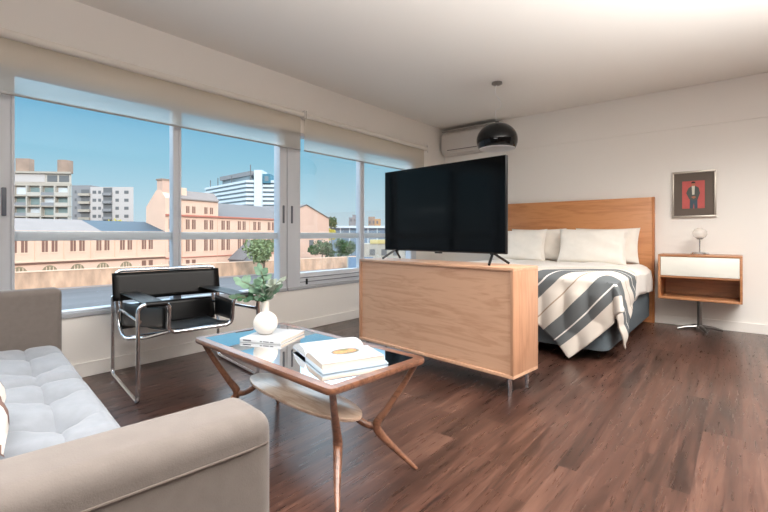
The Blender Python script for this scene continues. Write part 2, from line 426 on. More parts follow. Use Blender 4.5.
# ------------------------------------------------------------------ nightstand and bedside lamp
t = thing('nightstand', 'wooden nightstand with white drawer front and open shelf on a steel pedestal', 'nightstand', (-.342, 5.56, 0))
w = .345; y0, y1 = -.2, .2
MB().box(-w, w, y0, y1, .776, .796, .003).build('top', 'walnut_light', t)
for s in (-1, 1): MB().box(min(s*w, s*(w-.02)), max(s*w, s*(w-.02)), y0, y1, .352, .776, .002).build('side_panel', 'walnut_light', t)
MB().box(-w, w, y0, y1, .332, .352, .003).build('bottom', 'walnut_light', t)
MB().box(-w+.02, w-.02, y0+.01, y1, .556, .574, .002).build('shelf', 'walnut_light', t)
MB().box(-w+.02, w-.02, y1-.012, y1, .352, .776).build('back_panel', 'walnut_light', t)
MB().box(-w+.023, w-.023, y0+.004, y0+.022, .578, .772, .003).build('drawer_front', 'drawer_white', t)
MB().box(-w+.03, w-.03, y0+.022, y1-.02, .59, .74).build('drawer_box', 'walnut_light', t)
MB().lathe([(0, .04), (.022, .04), (.022, .332), (0, .332)], c=(0, .0, 0), n=20).build('pedestal', 'brushed_steel', t)
MB().lathe([(0, .032), (.05, .032), (.03, .06), (0, .06)], n=20).build('hub', 'brushed_steel', t)
for k in range(4):
    a = R(20+k*90); c, s = math.cos(a), math.sin(a)
    leg = MB().tube([(c*.02, s*.02, .045), (c*.12, s*.12, .035), (c*.2, s*.2, .014)], [.02, .016, .012], 10).build('foot', 'brushed_steel', t)
t = thing('table_lamp', 'small mushroom table lamp with glass globe standing on the nightstand', 'lamp', (-.342, 5.57, .797))
MB().lathe([(0, 0), (.08, 0), (.083, .008), (.074, .022), (.02, .03), (0, .03)]).build('base', 'chrome', t)
MB().lathe([(.006, .02), (.006, .16)], n=12).build('stem', 'chrome', t)
MB().lathe([(0, .155), (.02, .157), (.034, .17), (.03, .178), (0, .18)]).build('holder', 'brushed_steel', t)
MB().lathe([(.033, .17), (.055, .185), (.066, .212), (.064, .24), (.046, .264), (.02, .276), (0, .278)], n=32).build('glass_shade', 'opal_glass', t)

# ------------------------------------------------------------------ bed
BXR, BXL, BYF, BYH = -.80, -2.60, 3.65, 5.70
t = thing('headboard', 'tall wide oak headboard panel against the white wall behind the bed', 'headboard', (-1.72, 5.745, 0))
MB().box(-.95, .93, -.03, .03, 0, 1.432, .003).build('panel', 'headboard_oak', t)
MB().box(.93, .952, -.032, .032, 0, 1.434, .002).build('edge_strip', 'headboard_edge', t)
t = thing('divan_bed', 'slate blue upholstered divan bed base under the white mattress', 'bed', (-1.7, 4.67, 0))
def rbox(x0, x1, y0, y1, z0, z1, r, n=6):
    poly = []
    for cx, cy, a0 in ((x1-r, y1-r, 0), (x0+r, y1-r, 90), (x0+r, y0+r, 180), (x1-r, y0+r, 270)):
        for k in range(n+1):
            a = R(a0+90*k/n); poly.append((cx+r*math.cos(a), cy+r*math.sin(a)))
    return poly, z0, z1
p, a, b = rbox(-.9, .9, -1.02, 1.01, .09, .41, .09)
MB().prism(p, a, b, 'z', .012).build('box', 'slate_fabric', t)
for x in (-.62, .62):
    for y in (-.72, .8): MB().lathe([(0, 0), (.025, 0), (.03, .1), (0, .1)], c=(x, y, 0), n=16).build('leg', 'dark_plastic', t)
p, a, b = rbox(-.89, .89, -1.01, 1.0, .412, .60, .1)
tag(MB().prism(p, a, b, 'z', .03).build('mattress', 'white_linen', loc=(-1.7, 4.67, 0)), 'thick white mattress lying on the slate blue divan', 'mattress')
# duvet: closed sheet draped over the mattress
def duvet():
    mb = MB(); nx, ny = 61, 71
    x0, x1, y0, y1 = BXL-.02, BXR+.012, BYF+.0, 5.5
    r = .10
    def fn(u, v):
        # arc-length parametrisation across: hang left - top - hang right ; along: hang foot - top
        Wt = x1-x0; dr = .25
        s = -dr+u*(Wt+2*dr); q = -.10+v*((y1-y0)+.10)
        ov = max(0, -s, s-Wt); of = max(0, -q)
        x = min(max(s, 0), Wt); y = max(q, 0)
        side = -1 if s < 0 else 1
        z = .672
        d = math.hypot(ov, of)
        # rounded shoulder
        ins = min(x, Wt-x); z -= .055*max(0, 1-ins/.12)**2; z -= .055*max(0, 1-y/.12)**2
        z += .010*math.sin(7*x+3*y)*math.sin(5*y)+.006*math.sin(17*x-9*y)
        z -= d
        out = .009*(1+math.sin(9*(x0+x)+13*(y0+y)))*min(1, d/.1)*(of == 0)
        X = x0+x+side*(min(ov, .012)+out*(ov > 0)); Y = y0+y-min(of, .03)-out*(of > 0)
        if ov > 0 and of > 0:
            X = x0+x+side*.03*ov/d; Y = y0+y-.03*of/d
        return (X, Y, max(z, .40+.015*math.sin(5*(X+Y))))
    mb.grid(fn, nx, ny)
    return mb
tag(duvet().build('duvet', 'white_linen', solid=.012), 'white duvet spread over the mattress, hanging over the bed side', 'duvet')
def pillow_mesh(w, h, d, puff=.85, seed=0, nu=29, nv=25):
    rnd = random.Random(seed); ph = [rnd.uniform(0, 6) for _ in range(6)]
    mb = MB()
    for s in (-1, 1):
        def fn(u, v, s=s):
            a, b = u*2-1, v*2-1
            e = max(0, (1-a**4)*(1-b**4))**.42
            # corners pulled out, sides pulled in
            pin = 1-.07*(1-b*b)*abs(a)**3; pin2 = 1-.07*(1-a*a)*abs(b)**3
            wr = .012*math.sin(5*a+ph[0]+3*b)*math.sin(4*b+ph[1])+.008*math.sin(11*a*b+ph[2])
            return (a*w/2*pin, s*(d/2*e+.0)+wr*e*s, b*h/2*pin2)
        mb.grid(fn, nu, nv)
    return mb
def pillow(label, x, y, z, w, h, d, tilt, yaw, roll, seed, m='pillow_linen', group=None, name='bed_pillow'):
    o = pillow_mesh(w, h, d, seed=seed).build(name, m)
    o.location = (x, y, z); o.rotation_euler = (R(tilt), R(roll), R(yaw))
    return tag(o, label, 'pillow', group)
G = 'white pillows leaning on the headboard'
pillow('white pillow standing behind another at the bed side by the nightstand', -1.24, 5.60, .875, .70, .42, .11, -8, 0, 0, 1, group=G)
pillow('large white pillow in front, at the bed side by the nightstand', -1.36, 5.43, .868, .76, .42, .15, -13, 0, 1, 2, group=G)
pillow('white pillow at the back, half hidden in the gap next to its neighbour', -2.06, 5.60, .875, .72, .42, .11, -8, 0, 0, 3, group=G)
pillow('white front pillow partly hidden behind the television edge', -2.24, 5.43, .865, .72, .42, .15, -13, 0, -1, 4, group=G)

# throw blanket: laid diagonally over the foot corner of the bed
def throw_mat():
    m, nt, b = base_mat('throw_wool'); L = nt.links.new
    uv = nt.nodes.new('ShaderNodeUVMap'); sp = nt.nodes.new('ShaderNodeSeparateXYZ'); L(uv.outputs[0], sp.inputs[0])
    r = nt.nodes.new('ShaderNodeValToRGB'); r.color_ramp.interpolation = 'CONSTANT'; L(sp.outputs['Y'], r.inputs['Fac'])
    cream, dark, white, tan = (214,206,196), (96,100,102), (226,224,220), (160,140,122)
    stops = [(0, cream), (.13, dark), (.20, white), (.212, dark), (.33, cream), (.44, tan), (.452, cream), (.57, dark), (.66, white), (.672, dark), (.80, cream), (.88, tan), (.892, cream)]
    e = r.color_ramp.elements
    e[0].position = 0; e[0].color = (*lin(stops[0][1]), 1); e[1].position = stops[-1][0]; e[1].color = (*lin(stops[-1][1]), 1)
    for p, c in stops[1:-1]:
        k = e.new(p); k.color = (*lin(c), 1)
    n = nt.nodes.new('ShaderNodeTexNoise'); n.inputs['Scale'].default_value = 90
    mx = nt.nodes.new('ShaderNodeMix'); mx.data_type = 'RGBA'; mx.blend_type = 'MULTIPLY'; mx.inputs[0].default_value = .3
    L(r.outputs['Color'], mx.inputs[6]); L(n.outputs['Color'], mx.inputs[7]); L(r.outputs['Color'], b.inputs['Base Color'])
    b.inputs['Roughness'].default_value = .95
    bp = nt.nodes.new('ShaderNodeBump'); bp.inputs['Strength'].default_value = .2; bp.inputs['Distance'].default_value = .003
    tc = nt.nodes.new('ShaderNodeTexCoord'); n.inputs['Scale'].default_value = 140; L(tc.outputs['Object'], n.inputs['Vector'])
    L(n.outputs['Fac'], bp.inputs['Height']); L(bp.outputs[0], b.inputs['Normal'])
    MATS['throw_wool'] = m
throw_mat()
CX, CY, ZT = BXR+.058, BYF-.048, .694
def drape(a, b):
    """a: past the bed's side edge (+), b: past the foot edge (+); negative = on top"""
    ra, rb = max(0, a), max(0, b)
    wob = .024*math.sin(15*a-4*b)+.014*math.sin(23*a+9*b)
    if ra == 0 and rb == 0:
        sh = .05*max(0, 1+a/.12)**2 + .05*max(0, 1+b/.12)**2
        return (CX+a, CY-b, ZT-min(sh, .06)+.008*abs(math.sin(9*a+4*b)))
    d = math.hypot(ra, rb)
    if ra and rb:
        th = math.atan2(rb, ra); bul = .02+.09*math.sin(2*th)**2*min(1, d/.25)+wob*.6
        bx, by = math.cos(th)*bul, -math.sin(th)*bul
        return (CX+bx, CY+by, ZT-.06-d*.96)
    o = .012+abs(wob)*min(1, d/.12)
    if ra: return (CX+.012+abs(wob)*.35*min(1, d/.12), CY-b, ZT-.05*max(0, 1+b/.12)**2*0-.05-ra*.98)
    return (CX+a, CY-o, ZT-.05-rb*.98)
def throw():
    mb = MB(); tip0 = Vector((-.315, .635)); tip1 = Vector((.575, -.315))
    hem = tip1-tip0; back = Vector((-.73, -.68)); Ln = .98
    nu, nv = 84, 70
    uvs = {}
    lay = mb.bm.loops.layers.uv.new('UVMap')
    rows = []
    for i in range(nu):
        row = []
        for j in range(nv):
            u, v = i/(nu-1), j/(nv-1)
            p = tip0+hem*u+back*(v*Ln)
            p += Vector((.012*math.sin(9*v+3*u), .012*math.sin(8*u)))
            vert = mb.bm.verts.new(drape(p.x, p.y)); row.append((vert, (u, v)))
        rows.append(row)
    for i in range(nu-1):
        for j in range(nv-1):
            q = (rows[i][j], rows[i+1][j], rows[i+1][j+1], rows[i][j+1])
            f = mb.bm.faces.new([k[0] for k in q])
            for lp, k in zip(f.loops, q): lp[lay].uv = (k[1][0], min(1, k[1][1]*1.12))
    return mb
t = thing('throw_blanket', 'grey and cream striped throw blanket draped diagonally over the bed corner', 'blanket', (0, 0, 0))
throw().build('cloth', 'throw_wool', t, solid=.008)

# ------------------------------------------------------------------ console and television
AN = R(-6.26)
def W(ox, oy, x, y):
    c, s = math.cos(AN), math.sin(AN); return (ox+c*x-s*y, oy+s*x+c*y)
CO = (-1.06, 2.49)            # front corner nearest the bed side; local x runs to -1.42
t = thing('console_cabinet', 'cherry wood console cabinet seen from behind, holding the television', 'cabinet', (*CO, 0), AN)
Lc, Dc, z0, z1 = 1.425, .315, .126, .80
MB().box(-Lc, 0, 0, Dc, z1-.02, z1, .002).build('top', 'cherry', t)
MB().box(-Lc, 0, 0, Dc, z0, z0+.02, .002).build('bottom', 'cherry', t)
for a in (-Lc, -.02): MB().box(a, a+.02, 0, Dc, z0+.02, z1-.02, .001).build('side_panel', 'cherry_end', t)
MB().box(-Lc+.02, -.02, .012, .026, z0+.02, z1-.02).build('back_panel', 'cherry', t)
for a, b in ((-Lc+.022, -Lc/2-.002), (-Lc/2+.002, -.022)):
    d = MB().box(a, b, Dc-.02, Dc-.003, z0+.023, z1-.023, .002).build('door', 'cherry', t)
for x in (-Lc+.05, -.05):
    for y in (.05, Dc-.05): MB().lathe([(0, 0), (.011, 0), (.013, .12), (.024, .12), (.024, z0), (0, z0)], c=(x, y, 0), n=16).build('leg', 'chrome', t)
TX, TY = W(*CO, -.138, .157)
t = thing('television', 'large flat black television on splayed feet on the cherry console', 'television', (TX, TY, .801), AN)
Wt = 1.133
MB().box(-Wt, 0, -.006, .022, .073, .723, .004).build('housing', 'tv_case', t)
MB().box(-Wt+.006, -.006, -.0075, -.006, .083, .718).build('screen', 'tv_screen', t)
MB().box(-Wt*.92, -Wt*.08, .02, .055, .1, .45, .01).build('rear_box', 'tv_case', t)
MB().box(-Wt/2-.03, -Wt/2+.03, -.006, .012, .062, .072, .002).build('sensor', 'tv_case', t)
MB().box(-Wt/2-.012, -Wt/2+.012, -.0085, -.006, .0745, .0795).build('badge', 'grey_slot', t)
for x, sg in ((-Wt+.12, -1), (-.10, 1)):
    f = MB(); f.tube([(x, .0, .08), (x+sg*.04, -.11, .008)], .009, 8); f.tube([(x, .0, .08), (x+sg*.055, .11, .008)], .009, 8)
    f.box(x-.02, x+.02, -.006, .02, .065, .09, .003)
    f.build('foot', 'tv_case', t)

# ------------------------------------------------------------------ coffee table
ta = R(-3.4)
TC = (-1.612, 1.312)
t = thing('coffee_table', 'glass topped wooden coffee table with forked legs beside the grey sofa', 'table', (*TC, 0), ta)
hx, hy = .55, .27
rim = MB()
def rrect(hx, hy, r, n=6):
    out = []
    for cx, cy, a0 in ((hx-r, hy-r, 0), (-hx+r, hy-r, 90), (-hx+r, -hy+r, 180), (hx-r, -hy+r, 270)):
        for k in range(n+1):
            a = R(a0+90*k/n); out.append((cx+r*math.cos(a), cy+r*math.sin(a)))
    return out
def ring_frame(outer, inner, z0, z1, name, m, par):
    mb = MB(); bm = mb.bm; n = len(outer)
    prof = lambda i: [(*inner[i], z0+.004), (*inner[i], z1), ((outer[i][0]*.94+inner[i][0]*.06), (outer[i][1]*.94+inner[i][1]*.06), z1), (*outer[i], z1-.006), (*outer[i], z0+.008), ((outer[i][0]*.9+inner[i][0]*.1), (outer[i][1]*.9+inner[i][1]*.1), z0)]
    rg = [[bm.verts.new(p) for p in prof(i)] for i in range(n)]
    for i in range(n):
        a, b = rg[i], rg[(i+1) % n]
        for k in range(6): bm.faces.new((a[k], b[k], b[(k+1) % 6], a[(k+1) % 6]))
    return mb.build(name, m, par)
ring_frame(rrect(hx, hy, .03), rrect(hx-.04, hy-.04, .01), .446, .470, 'rim', 'table_wood', t)
MB().box(-hx+.036, hx-.036, -hy+.036, hy-.036, .461, .4695, .0).build('glass_top', 'table_glass', t, smooth=False)
# slim lens-shaped shelf
pl = []
for k in range(48):
    a = 2*PI*k/48; x = .405*math.copysign(abs(math.cos(a))**.75, math.cos(a)); y = .112*math.copysign(abs(math.sin(a))**1.0, math.sin(a))
    pl.append((x, y))
MB().prism(pl, .238, .254, 'z', .004).build('shelf', 'table_shelf', t)
for sx in (-1, 1):
    for sy in (-1, 1):
        lg = MB()
        lg.tube([(sx*.518, sy*.235, .45), (sx*.48, sy*.195, .36), (sx*.43, sy*.14, .25), (sx*.40, sy*.11, .19), (sx*.415, sy*.122, .145), (sx*.47, sy*.172, .07), (sx*.53, sy*.222, .0)],
                [.012, .014, .016, .020, .018, .013, .008], 12, smooth=6)
        lg.tube([(sx*.405, sy*.113, .18), (sx*.365, sy*.085, .185), (sx*.325, sy*.06, .21), (sx*.295, sy*.042, .244)], [.017, .015, .014, .013], 12, smooth=6)
        lg.build('leg', 'table_wood', t)

def TW(x, y):
    c, s = math.cos(ta), math.sin(ta); return (TC[0]+c*x-s*y, TC[1]+s*x+c*y)
ZT2 = .4705
# closed book under the vase
bx = (-1.862, 1.344)
t = thing('book', 'closed white hardcover book lying flat under the ceramic vase', 'book', (*bx, ZT2), R(23))
MB().box(-.115, .115, -.125, .125, 0, .0025, .001).build('back_cover', 'paper_white', t)
MB().box(-.112, .112, -.121, .122, .0025, .0155, .001).build('page_block', 'paper_edge', t)
MB().box(-.115, .115, -.125, .125, .0155, .018, .0008).build('front_cover', 'paper_white', t)
sp = MB().box(-.115, .115, -.128, -.123, 0, .018, .002).build('spine', 'paper_white', t)
def text(s, name, size, m, par, loc, rot):
    cu = bpy.data.curves.new(name, 'FONT'); cu.body = s; cu.size = size; cu.extrude = .0002; cu.align_x = 'LEFT'; cu.align_y = 'CENTER'
    o = bpy.data.objects.new(name, cu); COL.objects.link(o)
    dg = bpy.context.evaluated_depsgraph_get(); me = bpy.data.meshes.new_from_object(o.evaluated_get(dg))
    bpy.data.objects.remove(o); m2 = bpy.data.objects.new(name, me); me.materials.append(MATS[m]); COL.objects.link(m2)
    m2.parent = par; m2.location = loc; m2.rotation_euler = rot; return m2
mat('ink', (70,72,78), .7)
# spine lettering is only a grey blur in the photograph: short grey word-shaped bars
for k, (a, b) in enumerate(((-.095, -.05), (.0, .012), (.018, .05), (.056, .075))):
    MB().box(a, b, -.1287, -.1278, .0065, .0125 if k == 0 else .011).build('spine_lettering', 'ink', sp)

# vase
vx = (-1.896, 1.318)
prof = [(0, 0), (.026, 0), (.034, .004)]
for k in range(1, 14):
    a = R(-62+k*(62+66)/13); prof.append((.062*math.cos(a), .057+.06*math.sin(a)))
prof += [(.019, .116), (.0175, .125), (.017, .165), (.0195, .172), (.0165, .172), (.0145, .165), (.0145, .12)]
tag(MB().lathe(prof, n=40).build('vase', 'white_ceramic', loc=(*vx, ZT2+.0182)), 'round white ceramic bud vase with narrow neck standing on the white book', 'vase')
# greenery
t = thing('eucalyptus_spray', 'green eucalyptus sprigs spreading out of the white ceramic vase', 'plant', (*vx, ZT2+.0182+.10))
Rv = Vector((.768, .640, 0)); Uv = Vector((0, 0, 1)); Fv = Vector((-.64, .768, 0))
def leaf(mb, p, d, n, l, w):
    d = d.normalized(); s = d.cross(n).normalized(); n = s.cross(d)
    pts = []
    for a, b, c in ((0, 0, 0), (.25, .8, .1), (.55, 1, .16), (.85, .6, .1), (1, 0, -.02)):
        pts.append((a, b, c))
    L = [mb.bm.verts.new(p+d*(a*l)+s*(b*w/2)-n*(c*l*.3)) for a, b, c in pts]
    Rr = [mb.bm.verts.new(p+d*(a*l)-s*(b*w/2)-n*(c*l*.3)) if 0 < b else L[i] for i, (a, b, c) in enumerate(pts)]
    M_ = [mb.bm.verts.new(p+d*(a*l)) if b > 0 else L[i] for i, (a, b, c) in enumerate(pts)]
    for i in range(4):
        for A, B in ((L, M_), (M_, Rr)):
            f = [A[i], A[i+1], B[i+1], B[i]]; g = []
            for v in f:
                if v not in g: g.append(v)
            if len(g) > 2: mb.bm.faces.new(g)
sprigs = [   # (end offset right, up, toward), material, leaf size
    ((-.115, .165, -.02), 'leaf_green', 9, .05), ((-.135, .04, -.03), 'leaf_dark', 6, .045), ((-.03, .245, .02), 'leaf_green', 9, .048),
    ((.075, .165, 0), 'leaf_pale', 9, .04), ((.03, .14, -.03), 'leaf_pale', 8, .045), ((-.02, .14, -.04), 'leaf_green', 8, .045), ((.05, .10, .02), 'leaf_green', 6, .04)]
rnd = random.Random(5)
for (a, b, c), m, n, ls in sprigs:
    end = Rv*a+Uv*(.07+b*.62)+Fv*c
    mid = Rv*a*.35+Uv*(.07+b*.38)+Fv*c*.4
    P = [Vector((0, 0, 0)), Vector((a*.02, 0, .065)), mid, end]
    pp, _ = catmull(P, [1]*4, 8)
    br = MB().tube(pp, .0018, 6).build('stem', 'stem_green', t)
    lv = MB()
    for k in range(n):
        f = .42+.58*(k+.5)/n; i = int(f*(len(pp)-1)); q = pp[i]
        tan = (pp[min(i+1, len(pp)-1)]-pp[max(i-1, 0)]).normalized()
        ang = rnd.uniform(0, 2*PI); side = (Rv*math.cos(ang)+Uv*.5*math.sin(ang)+Fv*math.sin(ang)*.7)
        leaf(lv, q, tan*.6+side, -Fv+Uv*.6+side*.2, ls*rnd.uniform(.8, 1.15), ls*.62)
        leaf(lv, q, tan*.7-side, -Fv+Uv*.6-side*.2, ls*rnd.uniform(.8, 1.15), ls*.62)
    leaf(lv, pp[-1], (pp[-1]-pp[-3]), -Fv+Uv*.5, ls, ls*.6)
    lv.build('foliage', m, br)

# open magazine with a food photograph, on top of a thin one
def magazine_axes(): return R(71)
ma = R(68)
mc = (-1.375, 1.317)
t = thing('magazine', 'thin pale blue magazine lying under the open illustrated book on the glass', 'magazine', (*mc, ZT2), ma)
MB().box(-.142, .142, -.225, -.01, 0, .009, .002).build('cover', 'cover_blue', t)
MB().box(-.140, .141, -.223, -.012, .0015, .0075).build('pages', 'paper_edge', t)
t = thing('open_book', 'thick open book showing a photographed plate of food, on the glass table', 'book', (*mc, ZT2+.0095), ma)
def pageblock(side):
    # local y from the gutter; side -1 = towards the sofa side (nearer), +1 = away
    top = [(0, .010), (.012, .021), (.04, .027), (.09, .026), (.15, .0235), (.2, .021)]
    poly = [(side*y, z) for y, z in top]+[(side*.205, .003), (0, .0)]
    return poly
# front (nearer) half, sits at local y < 0 ; rear half rolls over
MB().prism(pageblock(-1), -.135, .135, 'x').build('page_block', 'paper_edge', t, smooth=True)
rear = [(0, .010), (.01, .024), (.035, .034), (.08, .037), (.12, .032), (.155, .022), (.18, .008), (.18, .0), (0, .0)]
MB().prism(rear, -.137, .137, 'x').build('rear_page_block', 'paper_white', t)
MB().box(-.140, .140, -.215, .185, 0, .0025, .001).build('cover', 'cover_blue', t)
def page_top(y):   # height of the nearer page at distance y from the gutter
    return .0345-.0005*0-max(0, y-.04)*.044
pg = MB()
def pf(u, v): y = .006+v*.196; return (-.136+u*.272, -y, (.0105+(y/.04)*.0167 if y < .04 else .0272-(y-.04)*.037)+.0012)
pg.grid(pf, 3, 12)
page = pg.build('open_page', 'paper_white', t, solid=.0008)
mat('photo_grey', (158,168,180), .5); mat('plate_rim', (120,110,90), .5); mat('food_orange', (196,140,96), .6, noise=.3, nscale=80); mat('food_green', (120,124,84), .6)
def onpage(x, y, lift): return (x, -y, .0272-(y-.04)*.037+.0020+lift)
pp = MB()
pp.grid(lambda u, v: onpage(-.118+u*.236, .045+v*.118, 0), 3, 3); photo = pp.build('page_photo', 'photo_grey', page)
def disc(cx, cy, rx, ry, name, m, lift):
    d = MB(); n = 24; vs = [d.bm.verts.new(onpage(cx+rx*math.cos(2*PI*k/n), cy+ry*math.sin(2*PI*k/n), lift)) for k in range(n)]; d.bm.faces.new(vs); d.build(name, m, photo)
disc(.01, .085, .062, .036, 'printed_plate', 'plate_rim', .0003)
disc(-.014, .088, .030, .022, 'printed_food', 'food_orange', .0006)
disc(.036, .082, .024, .02, 'printed_food', 'food_orange', .0006)
disc(.012, .070, .02, .010, 'printed_garnish', 'food_green', .0007)

# ------------------------------------------------------------------ armchair
ca = R(-8.)
t = thing('tubular_armchair', 'black leather strap armchair with chrome tube frame under the window', 'chair', (-3.03, 1.435, 0), ca)
hw, hd, r_ = .375, .365, .0125
half = []
def side_path(s):
    return [(-hd+.02, s*(hw-.05), .475), (-hd, s*(hw-.05), .568), (-hd, s*hw, .568), (-hd, s*hw, r_), (hd, s*hw, r_), (hd, s*hw, .585), (hd, s*.2, .585), (hd-.03, s*.2, .395)]
pth = side_path(-1)+side_path(1)[::-1]
MB().tube(fillet(pth, .05, 6), r_, 12).build('base_frame', 'chrome', t)
for s in (-1, 1):
    MB().tube(fillet([(-hd+.02, s*(hw-.05), .475), (-hd+.02, s*(hw-.05), .462), (hd-.01, s*(hw-.012), .487)], .03), r_*.9, 10).build('side_bar', 'chrome', t)
def back_path(s):
    return [(hd-.05, s*.185, .40), (-.06, s*.24, .30), (-.22, s*.335, .28), (-.31, s*.345, .36), (-hd+.02, s*(hw-.02), .52), (-hd-.02, s*(hw-.02), .742)]
MB().tube(fillet(back_path(-1)+back_path(1)[::-1], .05, 6), r_, 12).build('back_frame', 'chrome', t)
MB().tube([(-.22, -.335, .285), (-.22, .335, .285)], r_*.9, 10).build('rear_crossbar', 'chrome', t)
# straps
def strap(fn, name, nu=16, nv=8): MB().grid(fn, nu, nv).build(name, 'black_leather', t, solid=.006)
def bandwrap(fn): return fn
strap(lambda u, v: (-hd+.032-.036*v-.016*math.sin(PI*u), (-1+2*u)*(hw+.004), .530+.197*v), 'backrest_strap')
strap(lambda u, v: (-.315+.015*math.sin(PI*u)*-1-.03*v, (-1+2*u)*.33, .33+.17*v), 'lower_back_strap')
strap(lambda u, v: (hd-.03-.565*v, (-1+2*u)*(.2+.035*v), .418-.05*v-.015*math.sin(PI*v)-.012*math.sin(PI*u)), 'seat_strap', 14, 18)
for s in (-1, 1):
    strap(lambda u, v, s=s: (-hd+.0+u*(2*hd), s*(.215+.12*v), .583+.016*math.sin(PI*v)*0+.004*math.sin(PI*u)), 'armrest_strap')
    MB().tube([(hd, s*.215, .585), (hd, s*.335, .585)], r_+.006, 14).build('armrest_wrap', 'black_leather', t)
    strap(lambda u, v, s=s: (-.30+u*.62, s*(.325-.11*u), .36+.06*u+(.16-.03*u)*v), 'side_strap')

# ------------------------------------------------------------------ sofa
SO = (-2.665, .628)
t = thing('sofa', 'grey fabric sofa with tufted seat cushions and slim padded arms', 'sofa', (*SO, 0), AN)
IW = 2.0
def arm(x0, x1):
    mb = MB(); mb.box(x0, x1, -.92, .008, .13, .73, .032, 6); return mb
fa = arm(-.105, 0).build('armrest', 'sofa_fabric', t)
na = arm(IW, IW+.125).build('armrest', 'sofa_fabric', t)
MB().tube([(IW+.127, -.88, .684), (IW+.127, -.04, .684), (IW+.122, -.006, .684)], .002, 6).build('piping', 'seam_thread', na)
MB().tube([(-.107, -.88, .684), (-.107, -.03, .684)], .0035, 6).build('piping', 'seam_thread', fa)
p, a, b = rbox(.0, IW, -.92, -.74, .13, .80, .04)
MB().box(.0, IW, -.92, -.74, .13, .80, .04, 5).build('backrest', 'sofa_fabric', t)
MB().box(0, IW, -.74, -.03, .13, .30, .015).build('seat_base', 'sofa_fabric', t)
for k in range(3):
    cw = IW/3; xo = k*cw
    # tufts at a grid; seams pull between them
    tx = [.2, .47]; ty = [-.15, -.40, -.62]
    def H(x, y):
        d = 0
        for a in tx:
            for b in ty:
                q = math.hypot(x-a, y-b); d +=   .055*math.exp(-(q/.05)**2)+.014*math.exp(-(q/.12)**2)
        for a in tx: d += .017*math.exp(-abs(x-a)/.010)*(1-.6*max(0, (y+.13)/.13))*(1 if y < -.03 else 0)
        for b in ty: d += .017*math.exp(-abs(y-b)/.010)
        return d
    def fn(u, v, xo=xo, cw=cw):
        # superellipse cross wrap: v 0..1 runs bottom front -> over the top -> bottom back
        x = u*cw; e = min(x, cw-x)
        z0, z1 = .29, .455; y0, y1 = -.735, .0; rad = .06
        L1, L2 = (z1-z0), (y1-y0)
        s = v*(2*L1+L2)
        if s < L1: yy, zz = y1, z0+s
        elif s < L1+L2: yy, zz = y1-(s-L1), z1
        else: yy, zz = y0, z1-(s-L1-L2)
        # round the shoulders
        def rnd(yy, zz):
            cy, cz = max(min(yy, y1-rad), y0+rad), min(zz, z1-rad)
            d = Vector((yy-cy, zz-cz))
            if d.length > rad: d = d.normalized()*rad
            return cy+d.x, cz+d.y
        yy, zz = rnd(yy, zz)
        crown = .022*math.sin(PI*u)**.5*math.sin(PI*min(1, max(0, (yy-y0)/L2)))**.5
        edge = .075*max(0, 1-e/.06)**2
        if zz > z1-rad: zz += (crown-H(x, yy)*min(1, e/.05)-edge)*min(1, (zz-z1+rad)/rad)
        return (xo+x+.0, yy-.25*edge*(1 if yy > -.3 else 0), zz)
    MB().grid(fn, 64, 110).build('seat_cushion', 'seat_fabric', t)
for x in (.02, IW-.02):
    for y in (-.84, -.08): MB().lathe([(0, 0), (.014, 0), (.022, .13), (0, .13)], c=(x, y, 0), n=14).build('leg', 'table_wood', t)
# patterned cushion
def cush_mat():
    m, nt, b = base_mat('cushion_weave'); L = nt.links.new
    tc = nt.nodes.new('ShaderNodeTexCoord'); w = nt.nodes.new('ShaderNodeTexWave'); w.wave_type = 'BANDS'; w.bands_direction = 'X'
    w.inputs['Scale'].default_value = 3.2; w.inputs['Distortion'].default_value = 2.; L(tc.outputs['Object'], w.inputs['Vector'])
    r = nt.nodes.new('ShaderNodeValToRGB'); r.color_ramp.interpolation = 'CONSTANT'
    r.color_ramp.elements[0].color = (*lin((196,190,184)), 1); r.color_ramp.elements[1].position = .5; r.color_ramp.elements[1].color = (*lin((110,84,76)), 1)
    L(w.outputs['Fac'], r.inputs['Fac']); L(r.outputs['Color'], b.inputs['Base Color']); b.inputs['Roughness'].default_value = .95
    MATS['cushion_weave'] = m
cush_mat()
px, py = W(*SO, 1.235, -.455)
o = pillow('brown and white patterned cushion standing on the grey sofa seat', px, py, .69, .46, .50, .15, 45, -6.26, 0, 9, 'cushion_weave', name='throw_pillow')
o['category'] = 'cushion'

# ------------------------------------------------------------------ the street and the houses across it
mat('asphalt', (94,88,86), .9, noise=.12, nscale=.35, stretch=(1.5,.12,1))
mat('peach_plaster', (222,178,152), .9, noise=.05, nscale=.4)
mat('peach_trim', (226,186,158), .9)
mat('gable_plaster', (206,164,142), .9, noise=.04, nscale=.3)
mat('red_cornice', (186,112,92), .85)
mat('shutter_brown', (128,88,72), .7)
mat('arch_grille', (140,122,94), .8, noise=.2, nscale=2)
mat('roof_pale', (142,124,114), .85, noise=.05, nscale=.5)
mat('roof_grey', (112,100,94), .85, noise=.06, nscale=.5)
mat('roof_slate', (66,74,80), .7, noise=.06, nscale=1)
mat('wall_stained', (190,150,122), .95, noise=.3, nscale=.9, stretch=(1,1,.35))
mat('flat_cream', (184,170,156), .9); mat('flat_white', (188,174,166), .9); mat('flat_grey', (136,130,128), .9); mat('flat_tan', (156,128,110), .9, noise=.15, nscale=.5)
mat('balcony_slab', (172,156,140), .9)
mat('window_green', (128,140,136), .3); mat('window_dark', (104,100,98), .4); mat('hotel_white', (206,206,206), .8); mat('hotel_glass', (120,126,128), .4)
mat('teal_box', (70,116,130), .6); mat('station_blue', (112,126,140), .7); mat('orange_brick', (186,140,98), .9); mat('yellow_wall', (196,172,116), .9); mat('beige_wall', (170,158,144), .9, noise=.08, nscale=.6)
